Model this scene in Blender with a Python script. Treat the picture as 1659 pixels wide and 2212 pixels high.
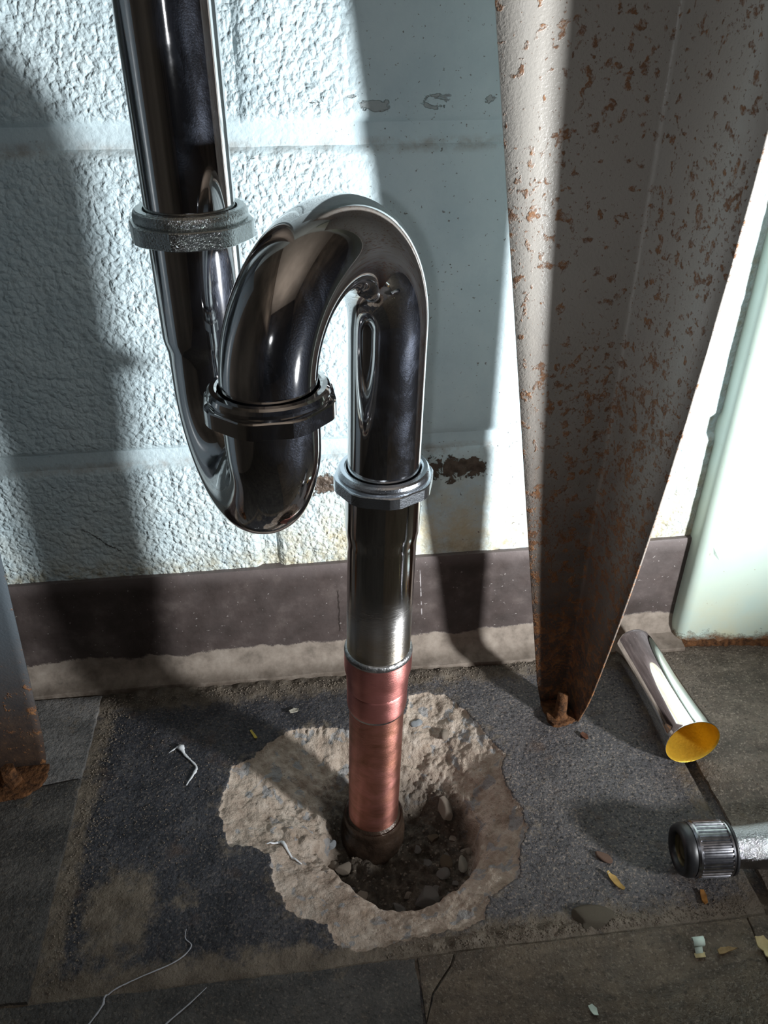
import bpy, bmesh, math, random
import numpy as np
from mathutils import Vector, Matrix, Euler

random.seed(7); RNG = np.random.default_rng(7)
S = bpy.context.scene
for o in list(bpy.data.objects): bpy.data.objects.remove(o)
COL = S.collection

# ------------------------------------------------------------------ camera
cd = bpy.data.cameras.new('camera'); cam = bpy.data.objects.new('camera', cd); COL.objects.link(cam)
cd.sensor_fit = 'VERTICAL'; cd.sensor_height = 36.0; cd.lens = 1726.0 / 2212.0 * 36.0
cd.clip_start = 0.01; cd.clip_end = 20
cam.location = (0, -0.5, 0.469)
cam.rotation_euler = (math.radians(90 - 32.8), 0, math.radians(-7.0))
S.camera = cam

# ------------------------------------------------------------------ world, lights, exposure
w = bpy.data.worlds.new('world'); S.world = w; w.use_nodes = True
w.node_tree.nodes['Background'].inputs[0].default_value = (0.55, 0.6, 0.68, 1)
w.node_tree.nodes['Background'].inputs[1].default_value = 0.02
S.view_settings.view_transform = 'Standard'; S.view_settings.look = 'None'
S.view_settings.exposure = 0.0; S.view_settings.gamma = 1.0; S.view_settings.use_curve_mapping = False


def lamp(name, kind, loc, energy, color, target=None, **kw):
    l = bpy.data.lights.new(name, kind); l.energy = energy; l.color = color
    o = bpy.data.objects.new(name, l); COL.objects.link(o); o.location = loc
    for k, v in kw.items(): setattr(l, k, v)
    if target is not None:
        d = Vector(target) - Vector(loc); o.rotation_euler = d.to_track_quat('-Z', 'Y').to_euler()
    return o


# the work lamp standing on the floor out of frame to the right
lamp('work_lamp', 'SPOT', (0.50, -0.465, 0.215), 41.0, (0.95, 0.98, 1.0), target=(0.12, 0.0, 0.30),
     shadow_soft_size=0.022, spot_size=math.radians(90), spot_blend=1.0)
# the phone's own torch, just beside its lens
lamp('phone_torch', 'POINT', (-0.014, -0.492, 0.458), 0.62, (0.92, 0.96, 1.0), shadow_soft_size=0.004)
# unseen upward light behind the camera, added so the ceiling gives soft fill
lamp('ceiling_bounce', 'AREA', (0.35, -1.5, 1.1), 12.0, (1.0, 0.93, 0.85), target=(0.35, -1.3, 2.2), shape='RECTANGLE', size=0.9, size_y=0.9)

S.cycles.use_denoising = True
S.cycles.max_bounces = 8
S.cycles.sample_clamp_indirect = 4.0


# ------------------------------------------------------------------ node helper
class N:
    def __init__(s, name):
        s.m = bpy.data.materials.new(name); s.m.use_nodes = True
        s.t = s.m.node_tree; s.b = s.t.nodes['Principled BSDF']
        s.tc = s.t.nodes.new('ShaderNodeTexCoord'); s.obj = s.tc.outputs['Object']
    def link(s, a, b):
        if hasattr(a, 'is_output') or isinstance(a, bpy.types.NodeSocket): s.t.links.new(a, b)
        else: b.default_value = a
    def set(s, **kw):
        for k, v in kw.items():
            k = {'color': 'Base Color', 'rough': 'Roughness', 'metal': 'Metallic', 'spec': 'Specular IOR Level', 'normal': 'Normal', 'coat': 'Coat Weight'}.get(k, k)
            if k == 'Base Color' and isinstance(v, tuple) and len(v) == 3: v = v + (1,)
            s.link(v, s.b.inputs[k])
        return s
    def noise(s, scale, detail=4, rough=.55, dist=0., co=None, stretch=None):
        n = s.t.nodes.new('ShaderNodeTexNoise'); n.inputs['Scale'].default_value = scale
        n.inputs['Detail'].default_value = detail; n.inputs['Roughness'].default_value = rough; n.inputs['Distortion'].default_value = dist
        s.t.links.new(s.mapping(stretch, co) if stretch else (co or s.obj), n.inputs['Vector']); return n.outputs['Fac']
    def mapping(s, sc, co=None):
        m = s.t.nodes.new('ShaderNodeMapping'); m.inputs['Scale'].default_value = sc
        s.t.links.new(co or s.obj, m.inputs['Vector']); return m.outputs[0]
    def vor(s, scale, feature='F1', rand=1., co=None, smooth=None):
        n = s.t.nodes.new('ShaderNodeTexVoronoi'); n.feature = feature; n.inputs['Scale'].default_value = scale
        n.inputs['Randomness'].default_value = rand
        if smooth is not None and feature == 'SMOOTH_F1': n.inputs['Smoothness'].default_value = smooth
        s.t.links.new(co or s.obj, n.inputs['Vector']); return n.outputs['Distance']
    def ramp(s, f, stops, interp='LINEAR'):
        n = s.t.nodes.new('ShaderNodeValToRGB'); r = n.color_ramp; r.interpolation = interp
        while len(r.elements) < len(stops): r.elements.new(0.5)
        for e, (p, c) in zip(r.elements, stops):
            e.position = p; e.color = (c, c, c, 1) if not isinstance(c, tuple) else c + (1,)
        s.link(f, n.inputs['Fac']); return n.outputs['Color']
    def mix(s, f, a, b, mode='MIX'):
        n = s.t.nodes.new('ShaderNodeMix'); n.data_type = 'RGBA'; n.blend_type = mode
        s.link(f, n.inputs[0])
        for v, i in ((a, 6), (b, 7)):
            if isinstance(v, tuple) and len(v) == 3: v = v + (1,)
            s.link(v, n.inputs[i])
        return n.outputs[2]
    def math(s, op, a, b=0., c=0., clamp=False):
        n = s.t.nodes.new('ShaderNodeMath'); n.operation = op; n.use_clamp = clamp
        s.link(a, n.inputs[0]); s.link(b, n.inputs[1]); s.link(c, n.inputs[2]); return n.outputs[0]
    def mapr(s, v, a, b, c=0., d=1., smooth=True):
        n = s.t.nodes.new('ShaderNodeMapRange'); n.interpolation_type = 'SMOOTHSTEP' if smooth else 'LINEAR'
        s.link(v, n.inputs[0])
        for i, q in enumerate((a, b, c, d)): n.inputs[i + 1].default_value = q
        return n.outputs[0]
    def xyz(s, co=None):
        n = s.t.nodes.new('ShaderNodeSeparateXYZ'); s.t.links.new(co or s.obj, n.inputs[0]); return n.outputs
    def attr(s, name):
        n = s.t.nodes.new('ShaderNodeAttribute'); n.attribute_name = name
        q = s.t.nodes.new('ShaderNodeSeparateColor'); s.t.links.new(n.outputs['Color'], q.inputs[0]); return q.outputs
    def bump(s, h, dist=.001, strength=1., prev=None):
        n = s.t.nodes.new('ShaderNodeBump'); n.inputs['Distance'].default_value = dist
        s.link(strength, n.inputs['Strength'])
        s.link(h, n.inputs['Height'])
        if prev is not None: s.t.links.new(prev, n.inputs['Normal'])
        return n.outputs[0]


# ------------------------------------------------------------------ materials
def m_plain(name, color, rough=.6, metal=0., spec=.5, nscale=0, namp=.15, bump=0., bscale=200):
    n = N(name)
    if nscale:
        f = n.noise(nscale, 5)
        c2 = tuple(max(0, c * (1 - namp * 2)) for c in color); c3 = tuple(min(1, c * (1 + namp)) for c in color)
        n.set(color=n.ramp(f, [(.3, c2), (.7, c3)]))
    else: n.set(color=color)
    n.set(rough=rough, metal=metal, spec=spec)
    if bump: n.set(normal=n.bump(n.noise(bscale, 6), bump, 1.))
    return n.m


def m_wallpaint():
    n = N('painted_block'); X, Y, Z = n.xyz()
    # where the face is left smooth and pitted (right) or popcorn rough (left)
    sm = n.mapr(n.math('ADD', X, n.math('MULTIPLY', n.math('SUBTRACT', n.noise(14, 3), .5), .10)), .00, .075)
    sm = n.math('MULTIPLY', sm, n.mapr(X, .255, .285, 1., .15))
    low = n.mapr(Z, .17, .21, 1., 0.)
    smooth = n.math('MULTIPLY', sm, n.mapr(low, 0., 1., 1., .75))
    fine = n.noise(420, 5, .6)
    base = n.ramp(n.noise(22, 5, .6), [(.30, (.55, .68, .73)), (.55, (.64, .77, .81)), (.75, (.69, .81, .84))])
    # grime: ochre bleed through the lower course on the right, brown in the joints
    och = n.math('MULTIPLY', n.mapr(Z, .115, .205, 1., 0.), n.mapr(X, -.10, .03, .25, 1.))
    och = n.math('MULTIPLY', och, n.ramp(n.noise(45, 6, .65), [(.34, 0.), (.62, 1.)]))
    base = n.mix(n.math('MULTIPLY', och, .75), base, (.62, .50, .27))
    jn = n.math('ADD', n.mapr(n.math('ABSOLUTE', n.math('SUBTRACT', Z, .397)), .001, .006, 1., 0.),
                n.mapr(n.math('ABSOLUTE', n.math('SUBTRACT', Z, .1945)), .001, .006, 1., 0.))
    jn = n.math('MULTIPLY', jn, n.ramp(n.noise(60, 6, .7), [(.42, 0.), (.65, 1.)]))
    base = n.mix(n.math('MULTIPLY', jn, .6), base, (.30, .24, .19))
    cg = n.math('MULTIPLY', n.mapr(X, .265, .30), n.ramp(n.noise(95, 6, .7), [(.42, 0.), (.66, 1.)]))
    base = n.mix(n.math('MULTIPLY', cg, .7), base, (.33, .30, .20))
    bt = n.math('MULTIPLY', n.mapr(Z, .103, .125, 1., 0.), n.ramp(n.noise(110, 5, .7), [(.40, 0.), (.62, 1.)]))
    base = n.mix(n.math('MULTIPLY', bt, .75), base, (.36, .30, .16))
    # specks and pits
    sp = n.ramp(n.math('ADD', n.noise(330, 3, .6), n.math('MULTIPLY', n.math('SUBTRACT', n.noise(28, 3), .5), .12)), [(.655, 0.), (.69, 1.)])
    base = n.mix(n.math('MULTIPLY', sp, n.math('ADD', n.math('MULTIPLY', sm, .45), .35)), base, (.12, .105, .09))
    sp2 = n.ramp(n.vor(85), [(.035, 1.), (.05, 0.)])
    base = n.mix(n.math('MULTIPLY', sp2, n.math('MULTIPLY', sm, .85)), base, (.05, .05, .05))
    # paint peeled off down to brown block right behind the floor pipe's upper nut
    pk = n.math('MULTIPLY', n.mapr(n.math('ABSOLUTE', n.math('SUBTRACT', Z, .178)), .003, .020, 1., 0.), n.mapr(n.math('ABSOLUTE', n.math('SUBTRACT', X, .095)), .030, .062, 1., 0.))
    pk = n.ramp(n.math('ADD', n.math('MULTIPLY', pk, .34), n.noise(75, 7, .7, .4)), [(.765, 0.), (.785, 1.)])
    pk2 = n.math('MULTIPLY', n.mapr(n.math('ABSOLUTE', n.math('SUBTRACT', Z, .172)), .002, .018, 1., 0.), n.mapr(n.math('ABSOLUTE', n.math('SUBTRACT', X, .013)), .008, .03, 1., 0.))
    pk2 = n.ramp(n.math('ADD', n.math('MULTIPLY', pk2, .34), n.noise(95, 7, .7, .4)), [(.74, 0.), (.77, 1.)])
    hl = n.math('MULTIPLY', n.mapr(n.math('ABSOLUTE', n.math('SUBTRACT', Z, .4185)), .002, .010, 1., 0.), n.mapr(n.math('ABSOLUTE', n.math('SUBTRACT', X, .078)), .050, .068, 1., 0.))
    hl = n.ramp(n.math('ADD', n.math('MULTIPLY', hl, .30), n.noise(70, 4, .6, .5, None, (1., 1., 1.6))), [(.85, 0.), (.885, 1.)])
    base = n.mix(n.math('MULTIPLY', hl, .5), base, (.20, .165, .14))
    # hairline crack low on the left
    ck = n.math('ABSOLUTE', n.math('SUBTRACT', n.math('ADD', Z, n.math('MULTIPLY', n.math('SUBTRACT', n.noise(120, 4, .7), .5), .012)), n.math('ADD', n.math('MULTIPLY', X, -.93), 0.0)))
    ck = n.math('MULTIPLY', n.mapr(ck, .0004, .0010, 1., 0.), n.mapr(n.math('ABSOLUTE', n.math('SUBTRACT', X, -.146)), .010, .014, 1., 0.))
    base = n.mix(n.math('MULTIPLY', ck, .85), base, (.05, .045, .04))
    peel = n.math('MAXIMUM', pk, pk2)
    base = n.mix(peel, base, n.ramp(n.noise(160, 5), [(.35, (.06, .042, .032)), (.7, (.17, .13, .10))]))
    n.set(color=base, rough=n.mapr(fine, .3, .7, .42, .6), spec=.45)
    # relief
    wob = n.t.nodes.new('ShaderNodeVectorMath'); wob.operation = 'ADD'
    nn = n.t.nodes.new('ShaderNodeTexNoise'); nn.inputs['Scale'].default_value = 150; nn.inputs['Detail'].default_value = 3
    n.t.links.new(n.obj, nn.inputs['Vector'])
    sc = n.t.nodes.new('ShaderNodeVectorMath'); sc.operation = 'SCALE'; sc.inputs['Scale'].default_value = .0045
    n.t.links.new(nn.outputs['Color'], sc.inputs[0]); n.t.links.new(n.obj, wob.inputs[0]); n.t.links.new(sc.outputs[0], wob.inputs[1])
    pop = n.vor(250, 'SMOOTH_F1', 1., wob.outputs[0], .22)
    pop2 = n.vor(480, 'F1', 1., wob.outputs[0])
    big = n.noise(70, 4, .6)
    jz = n.math('MINIMUM', n.mapr(n.math('ABSOLUTE', n.math('SUBTRACT', Z, .403)), .006, .012), n.mapr(n.math('ABSOLUTE', n.math('SUBTRACT', Z, .2005)), .006, .012))
    hgt = n.math('ADD', n.math('MULTIPLY', n.math('SUBTRACT', 1., pop), 1.0), n.math('ADD', n.math('MULTIPLY', pop2, -.35), n.math('MULTIPLY', big, 1.2)))
    stg = n.math('MULTIPLY', n.mapr(smooth, 0., 1., 1., .16), n.math('ADD', n.math('MULTIPLY', jz, .8), .2))
    b1 = n.bump(hgt, .0017, stg)
    b2 = n.bump(n.noise(500, 4, .6), .0005, .5, b1)
    b3 = n.bump(n.math('SUBTRACT', 1., n.math('MAXIMUM', peel, hl)), .0014, .9, b2)
    n.set(normal=b3)
    return n.m


def m_floor():
    n = N('mastic_and_concrete'); a = n.attr('mask'); conc, soil, resid = a[0], a[1], a[2]
    X, Y, Z = n.xyz()
    f1 = n.noise(60, 6, .65); f2 = n.noise(320, 5, .6)
    mast = n.ramp(n.noise(38, 6, .62), [(.30, (.018, .019, .024)), (.55, (.045, .046, .054)), (.75, (.080, .077, .080))])
    pale_right = n.math('MULTIPLY', n.mapr(n.math('ADD', X, n.math('MULTIPLY', n.math('SUBTRACT', n.noise(18, 4), .5), .16)), -.05, .19), n.ramp(n.noise(48, 6, .7), [(.28, .35), (.65, 1.)]))  # mastic colour turns paler towards the right, mottled by noise
    mast = n.mix(n.math('MULTIPLY', pale_right, .62), mast, (.15, .138, .135))
    gr = n.ramp(n.noise(560, 3, .6), [(.545, 0.), (.63, 1.)])
    mast = n.mix(n.math('MULTIPLY', gr, n.math('ADD', n.math('MULTIPLY', pale_right, .45), .30)), mast, (.30, .245, .20))
    gd = n.ramp(n.noise(480, 3, .6), [(.36, 1.), (.46, 0.)])
    mast = n.mix(n.math('MULTIPLY', gd, .75), mast, (.012, .012, .014))
    stain = n.ramp(n.noise(34, 4, .6), [(.60, 0.), (.70, 1.)])
    mast = n.mix(n.math('MULTIPLY', stain, .35), mast, (.10, .055, .03))
    res = n.ramp(n.math('ADD', n.math('MULTIPLY', resid, .40), n.math('MULTIPLY', n.noise(85, 8, .75), .95)), [(.60, 0.), (.78, 1.)])
    mast = n.mix(n.math('MULTIPLY', res, .85), mast, n.ramp(f1, [(.35, (.11, .085, .06)), (.65, (.22, .18, .135))]))
    co = n.ramp(n.noise(75, 6, .65), [(.28, (.23, .172, .130)), (.5, (.41, .335, .27)), (.72, (.55, .475, .405))])
    agg = n.ramp(n.noise(110, 2, .4, .6), [(.60, 0.), (.635, 1.)])
    co = n.mix(n.math('MULTIPLY', agg, .75), co, (.27, .28, .29))
    rust = n.ramp(n.noise(55, 4, .6), [(.62, 0.), (.72, 1.)])
    co = n.mix(n.math('MULTIPLY', rust, .35), co, (.25, .15, .075))
    pit = n.ramp(n.noise(420, 4, .7), [(.30, 1.), (.40, 0.)])
    co = n.mix(n.math('MULTIPLY', pit, .6), co, (.10, .08, .065))
    so = n.ramp(n.noise(130, 6, .7), [(.32, (.028, .022, .017)), (.55, (.085, .068, .052)), (.75, (.17, .14, .11))])
    cm = n.ramp(n.math('ADD', conc, n.math('MULTIPLY', n.math('SUBTRACT', n.noise(500, 4, .7), .5), .7)), [(.40, 0.), (.60, 1.)])
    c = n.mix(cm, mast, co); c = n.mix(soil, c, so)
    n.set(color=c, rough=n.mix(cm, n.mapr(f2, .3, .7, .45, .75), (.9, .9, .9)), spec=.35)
    b1 = n.bump(n.math('ADD', f2, n.math('MULTIPLY', f1, 1.5)), .0018, n.mapr(cm, 0., 1., .7, 1.))
    b2 = n.bump(n.noise(1000, 3, .6), .0006, .8, b1)
    n.set(normal=b2)
    return n.m


def m_tile(name, dark, light, grit=.4, seed=0.):
    n = N(name)
    f = n.noise(34 + seed, 8, .72); g = n.noise(8 + seed, 5, .6, .6, None, (1., 4., 1.))
    c = n.ramp(f, [(.28, dark), (.7, light)])
    c = n.mix(n.ramp(g, [(.45, 0.), (.62, .55)]), c, tuple(v * .45 for v in dark))
    c = n.mix(n.math('MULTIPLY', n.ramp(n.noise(600, 3, .6), [(.56, 0.), (.65, 1.)]), grit), c, (.30, .25, .20))
    c = n.mix(n.ramp(n.noise(430, 4, .65), [(.35, .6), (.46, 0.)]), c, tuple(v * .35 for v in dark))
    c = n.mix(n.ramp(n.noise(52, 5, .7), [(.58, 0.), (.72, .5)]), c, (.15, .115, .075))
    n.set(color=c, rough=n.mapr(n.noise(90, 4), .3, .7, .42, .7), spec=.4)
    n.set(normal=n.bump(n.noise(480, 4, .6), .0009, .8, n.bump(n.noise(60, 6, .6), .0028, .7)))
    return n.m


def m_chrome(name, tint=(.60, .59, .585), rough=.045, scr=.25, spark=0., haze=.038):
    n = N(name)
    n.set(color=tint, metal=1.)
    f = n.noise(60, 5, .65)
    r = n.mapr(f, .5, .75, rough, rough + .04)
    n.set(rough=r)
    if spark: nm = n.bump(n.noise(1000, 3, .65), .0011, spark)
    else: nm = n.bump(n.noise(26, 2), .0004, .35)
    n.set(normal=nm)
    if haze:   # fine scratches scatter a second, broad lobe
        g = n.t.nodes.new('ShaderNodeBsdfAnisotropic'); g.inputs['Color'].default_value = (.55, .62, .80, 1); g.inputs['Roughness'].default_value = .42
        n.t.links.new(n.bump(n.noise(1400, 3, .6), .0003, .35), g.inputs['Normal'])
        mx = n.t.nodes.new('ShaderNodeMixShader'); n.link(n.ramp(n.noise(55, 5, .7, .5, None, (1., 1., .5)), [(.46, .006), (.70, haze)]), mx.inputs[0])
        out = n.t.nodes['Material Output']
        n.t.links.new(n.b.outputs[0], mx.inputs[1]); n.t.links.new(g.outputs[0], mx.inputs[2]); n.t.links.new(mx.outputs[0], out.inputs['Surface'])
    return n.m


def brushed(n, amount=.8, rot=0.):
    t = n.t.nodes.new('ShaderNodeTangent'); t.direction_type = 'RADIAL'; t.axis = 'Z'
    n.t.links.new(t.outputs[0], n.b.inputs['Tangent']); n.link(amount, n.b.inputs['Anisotropic']); n.b.inputs['Anisotropic Rotation'].default_value = rot


def m_outlet():
    n = N('worn_chrome'); X, Y, Z = n.xyz()
    nz = n.noise(40, 4)
    zz = n.math('ADD', Z, n.math('MULTIPLY', n.math('SUBTRACT', nz, .5), .03))
    wear = n.mapr(zz, .192, .226, 1., 0.)
    brass = n.math('MULTIPLY', n.mapr(zz, .166, .200, 1., 0.), n.ramp(n.noise(34, 4, .6, .5), [(.35, .15), (.65, 1.)]))
    n.set(metal=1., color=n.mix(n.math('MULTIPLY', brass, .75), (.60, .585, .575), (.56, .42, .22)))
    br = n.noise(500, 4, .6, 0, None, (.25, .25, 3.))
    brushed(n, n.math('MULTIPLY', wear, .9), .25)
    n.set(rough=n.math('ADD', n.math('MULTIPLY', wear, .28), n.mapr(br, .4, .7, .05, .09)))
    n.set(normal=n.bump(br, .0004, n.math('ADD', n.math('MULTIPLY', wear, .55), .04)))
    return n.m


def m_copper(name, polish=0.):
    n = N(name); X, Y, Z = n.xyz()
    pat = n.noise(40, 4, .6, .8, None, (1., 1., 2.2))
    c = n.ramp(pat, [(.28, (.34, .150, .095)), (.45, (.52, .225, .17)), (.62, (.66, .285, .24))])
    if polish: c = n.mix(polish, c, (.70, .275, .26))
    br = n.noise(620, 4, .6, 0, None, (.2, .2, 3.2)); brushed(n, .85, .25)
    n.set(color=c, metal=.95, rough=n.mapr(n.noise(70, 4), .3, .7, .30, .40), normal=n.bump(br, .0005, .5))
    return n.m


def m_rust_paint(name, paint, zlo, zhi, spots=.62, base_rust=0., stretch=1.):
    n = N(name); X, Y, Z = n.xyz()
    nz = n.noise(30, 6, .68)
    rz = n.mapr(n.math('ADD', Z, n.math('MULTIPLY', n.math('SUBTRACT', nz, .5), .30 * zhi)), zlo, zhi, 1., 0.)
    sp = n.noise(150, 3, .55, .2, None, (1., 1., stretch)); sp2 = n.noise(420, 4, .6); reg = n.noise(13, 3)
    gate = n.math('MULTIPLY', n.math('SUBTRACT', reg, .5), .30)
    gate = n.math('ADD', gate, n.math('MULTIPLY', rz, .10))
    m1 = n.ramp(n.math('ADD', sp, gate), [(spots, 0.), (spots + .05, 1.)])
    m1 = n.math('MULTIPLY', m1, n.ramp(n.noise(520, 3, .6), [(.36, .25), (.55, 1.)]))
    m2 = n.ramp(n.math('ADD', sp2, gate), [(spots + .04, 0.), (spots + .10, 1.)])
    rm = n.math('MAXIMUM', n.math('MAXIMUM', n.math('MULTIPLY', m1, .9), n.math('MULTIPLY', m2, .7)), base_rust)
    rc = n.ramp(n.noise(160, 6, .7), [(.25, (.075, .030, .011)), (.5, (.20, .080, .025)), (.72, (.34, .155, .052))])
    dk = n.ramp(n.noise(75, 6, .7), [(.32, (.020, .009, .005)), (.55, (.060, .030, .014)), (.72, (.11, .062, .030))])
    tin = n.mix(n.math('MULTIPLY', rz, .95), paint, dk)
    n.set(color=n.mix(rm, tin, rc), rough=n.mix(n.math('MAXIMUM', rm, n.math('MULTIPLY', rz, .8)), (.30, .30, .30), (.85, .85, .85)), spec=.5)
    n.set(normal=n.bump(n.noise(650, 3, .6), .0004, .6, n.bump(rm, .0006, .6)))
    return n.m


def m_baseboard():
    n = N('cove_base_vinyl'); X, Y, Z = n.xyz()
    c = n.ramp(n.noise(34, 6, .65), [(.30, (.038, .029, .026)), (.55, (.072, .056, .052)), (.72, (.125, .102, .093))])
    c = n.mix(n.mapr(Z, .088, .1015, 0., .40), c, (.21, .175, .17))
    ed = n.math('ADD', Z, n.math('MULTIPLY', n.math('SUBTRACT', n.noise(26, 7, .7), .5), .020))
    b = n.ramp(n.math('MULTIPLY', ed, 10.), [(.235, 1.), (.252, 0.)])
    be = n.ramp(n.noise(80, 6, .65), [(.28, (.13, .108, .088)), (.5, (.24, .20, .165)), (.75, (.33, .285, .24))])
    dirt = n.math('MULTIPLY', n.mapr(Z, .010, .0, 0., 1.), n.ramp(n.noise(60, 6, .7), [(.30, 0.), (.58, 1.)]))
    be = n.mix(n.math('MULTIPLY', dirt, .9), be, (.075, .055, .04))
    sp = n.ramp(n.noise(420, 2, .5), [(.715, 0.), (.74, 1.)])
    c = n.mix(n.math('MULTIPLY', sp, .4), c, (.5, .46, .44))
    sx = n.math('ABSOLUTE', n.math('SUBTRACT', X, n.math('ADD', .0945, n.math('MULTIPLY', Z, -.055))))
    sc = n.math('MULTIPLY', n.mapr(sx, .00025, .0006, 1., 0.), n.math('MULTIPLY', n.mapr(n.math('ABSOLUTE', n.math('SUBTRACT', Z, .067)), .020, .024, 1., 0.), n.ramp(n.noise(150, 2), [(.40, 0.), (.5, 1.)])))
    c = n.mix(n.math('MULTIPLY', sc, .7), c, (.50, .47, .47))
    qx = n.math('ABSOLUTE', n.math('SUBTRACT', n.math('ADD', X, n.math('MULTIPLY', n.math('SUBTRACT', n.noise(90, 3), .5), .006)), .0245))
    qc = n.math('MULTIPLY', n.mapr(qx, .0003, .0009, 1., 0.), n.mapr(n.math('ABSOLUTE', n.math('SUBTRACT', Z, .055)), .019, .023, 1., 0.))
    c = n.mix(n.math('MULTIPLY', qc, .85), c, (.02, .014, .012))
    n.set(color=n.mix(b, c, be), rough=n.mix(b, n.mapr(n.noise(50, 4), .3, .7, .40, .62), (.9, .9, .9)), spec=.4)
    n.set(normal=n.bump(n.noise(170, 5, .6), .0007, .45, n.bump(b, .0008, .6)))
    return n.m


def m_trim():
    n = N('pale_green_paint'); X, Y, Z = n.xyz()
    nz = n.noise(60, 6, .7)
    e = n.math('ADD', Z, n.math('MULTIPLY', n.math('SUBTRACT', nz, .5), .035))
    r = n.ramp(n.math('MULTIPLY', e, 10.), [(.06, 1.), (.13, 0.)])
    stain = n.math('MULTIPLY', n.mapr(Z, .0, .09, 1., 0.), n.ramp(n.noise(24, 5, .6), [(.40, 0.), (.65, .6)]))
    c = n.ramp(n.noise(12, 4), [(.3, (.43, .53, .465)), (.7, (.50, .59, .525))])
    c = n.mix(stain, c, (.55, .50, .30))
    sp = n.ramp(n.noise(230, 3, .5), [(.72, 0.), (.75, 1.)])
    c = n.mix(n.math('MULTIPLY', sp, .5), c, (.3, .22, .14))
    rc = n.ramp(n.noise(150, 6, .7), [(.3, (.06, .03, .017)), (.6, (.20, .10, .045)), (.8, (.34, .27, .22))])
    n.set(color=n.mix(r, c, rc), rough=n.mix(r, (.35, .35, .35), (.85, .85, .85)), spec=.5)
    n.set(normal=n.bump(n.noise(60, 4), .0008, .4, n.bump(n.math('SUBTRACT', 1., r), .0014, .8)))
    return n.m


def m_rock(name, lo, hi, sc=150):
    n = N(name)
    n.set(color=n.ramp(n.noise(sc, 6, .65), [(.3, lo), (.7, hi)]), rough=.9, spec=.3, normal=n.bump(n.noise(sc * 4, 5, .6), .0008, .8))
    return n.m


M = dict(
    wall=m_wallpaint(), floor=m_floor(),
    tile_left=m_tile('grey_floor_tile', (.075, .075, .076), (.20, .19, .18), .35),
    tile_dark=m_tile('dark_floor_tile', (.030, .029, .029), (.10, .092, .082), .25, 3.),
    tile_front=m_tile('brown_floor_tile', (.062, .046, .033), (.175, .135, .095), .45, 5.),
    tile_right=m_tile('gritty_floor_tile', (.078, .060, .048), (.19, .155, .125), .7, 8.),
    chrome=m_chrome('polished_chrome'), nutpol=m_chrome('polished_nut_chrome', (.55, .54, .53), .05),
    nutcast=m_chrome('cast_nut_metal', (.50, .53, .52), .15, .2, .5), nutzinc=m_chrome('zinc_nut_metal', (.62, .66, .71), .19, .2, .18),
    outlet=m_outlet(), copper=m_copper('brushed_copper'), coppol=m_copper('sanded_copper', .72),
    solder=m_plain('solder', (.42, .42, .42), .38, 1., nscale=90, namp=.25, bump=.0006, bscale=400),
    hub=m_plain('tarred_hub', (.055, .035, .024), .33, .35, nscale=60, namp=.35, bump=.0015, bscale=120),
    leg=m_rust_paint('rusted_grey_enamel', (.40, .375, .34), .02, .42, .585),
    leg_left=m_rust_paint('rusted_blue_grey_enamel', (.095, .117, .135), .01, .17, .67),
    rust=m_plain('flaking_rust', (.105, .044, .016), .9, 0., .3, nscale=260, namp=.42, bump=.0016, bscale=420),
    base=m_baseboard(), trim=m_trim(),
    chromefl=m_chrome('mirror_chrome', (.80, .80, .81), .03, .2),
    brass=m_plain('brass_lining', (.72, .46, .05), .38, .55, nscale=60, namp=.12, bump=.0003, bscale=500),
    knurl=m_plain('knurled_dark_metal', (.34, .34, .37), .26, 1., nscale=300, namp=.2),
    rubber=m_plain('black_rubber', (.016, .016, .018), .42, 0., .5, nscale=90, namp=.3),
    pebbled=m_chrome('pebbled_chrome', (.40, .40, .42), .12, .1, .6),
    disc=m_plain('dull_brass_disc', (.10, .085, .045), .4, .8),
    white=m_plain('white_plastic_shred', (.72, .74, .76), .5),
    thread=m_plain('grey_thread', (.42, .43, .47), .6),
    flake_ochre=m_plain('ochre_flake', (.40, .25, .07), .7, nscale=200, namp=.2),
    flake_orange=m_plain('orange_flake', (.30, .13, .025), .7, nscale=200, namp=.25),
    flake_mint=m_plain('mint_flake', (.60, .72, .64), .6, nscale=150, namp=.08),
    flake_cream=m_plain('cream_flake', (.66, .56, .30), .65, nscale=150, namp=.12),
    flake_tan=m_plain('tan_flake', (.34, .23, .10), .7, nscale=200, namp=.2),
    flake_rust=m_plain('rust_flake', (.10, .035, .015), .85, nscale=200, namp=.3),
    straw=m_plain('yellow_straw', (.45, .34, .05), .6),
    rock_grey=m_rock('grey_stone', (.11, .10, .09), (.26, .24, .22)), rock_pale=m_rock('pale_stone', (.30, .28, .23), (.46, .43, .36)),
    rock_brown=m_rock('brown_stone', (.075, .052, .033), (.17, .125, .085)), rock_beige=m_rock('beige_stone', (.22, .175, .135), (.40, .34, .28)),
    rock_blue=m_rock('blue_grey_stone', (.26, .28, .30), (.46, .48, .50)), rock_red=m_rock('reddish_stone', (.13, .075, .05), (.26, .17, .13)),
    slab=m_rock('dusty_slab', (.10, .085, .062), (.20, .17, .13), 160),
    grit=m_rock('grit', (.10, .08, .06), (.30, .25, .20), 700),
    room_dark=m_plain('dark_room_wall', (.050, .040, .033), .8, nscale=1.5, namp=.3),
    room_side=m_plain('brown_room_wall', (.17, .14, .115), .8, nscale=2.5, namp=.3),
    ceiling=m_plain('taupe_ceiling', (.52, .46, .41), .85, nscale=2., namp=.1),
)


# ------------------------------------------------------------------ mesh helpers
def link_mesh(name, me, mat, parent=None, smooth=True):
    o = bpy.data.objects.new(name, me); COL.objects.link(o)
    if mat: me.materials.append(mat)
    if parent: o.parent = parent
    if smooth: me.shade_smooth()
    return o


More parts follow.
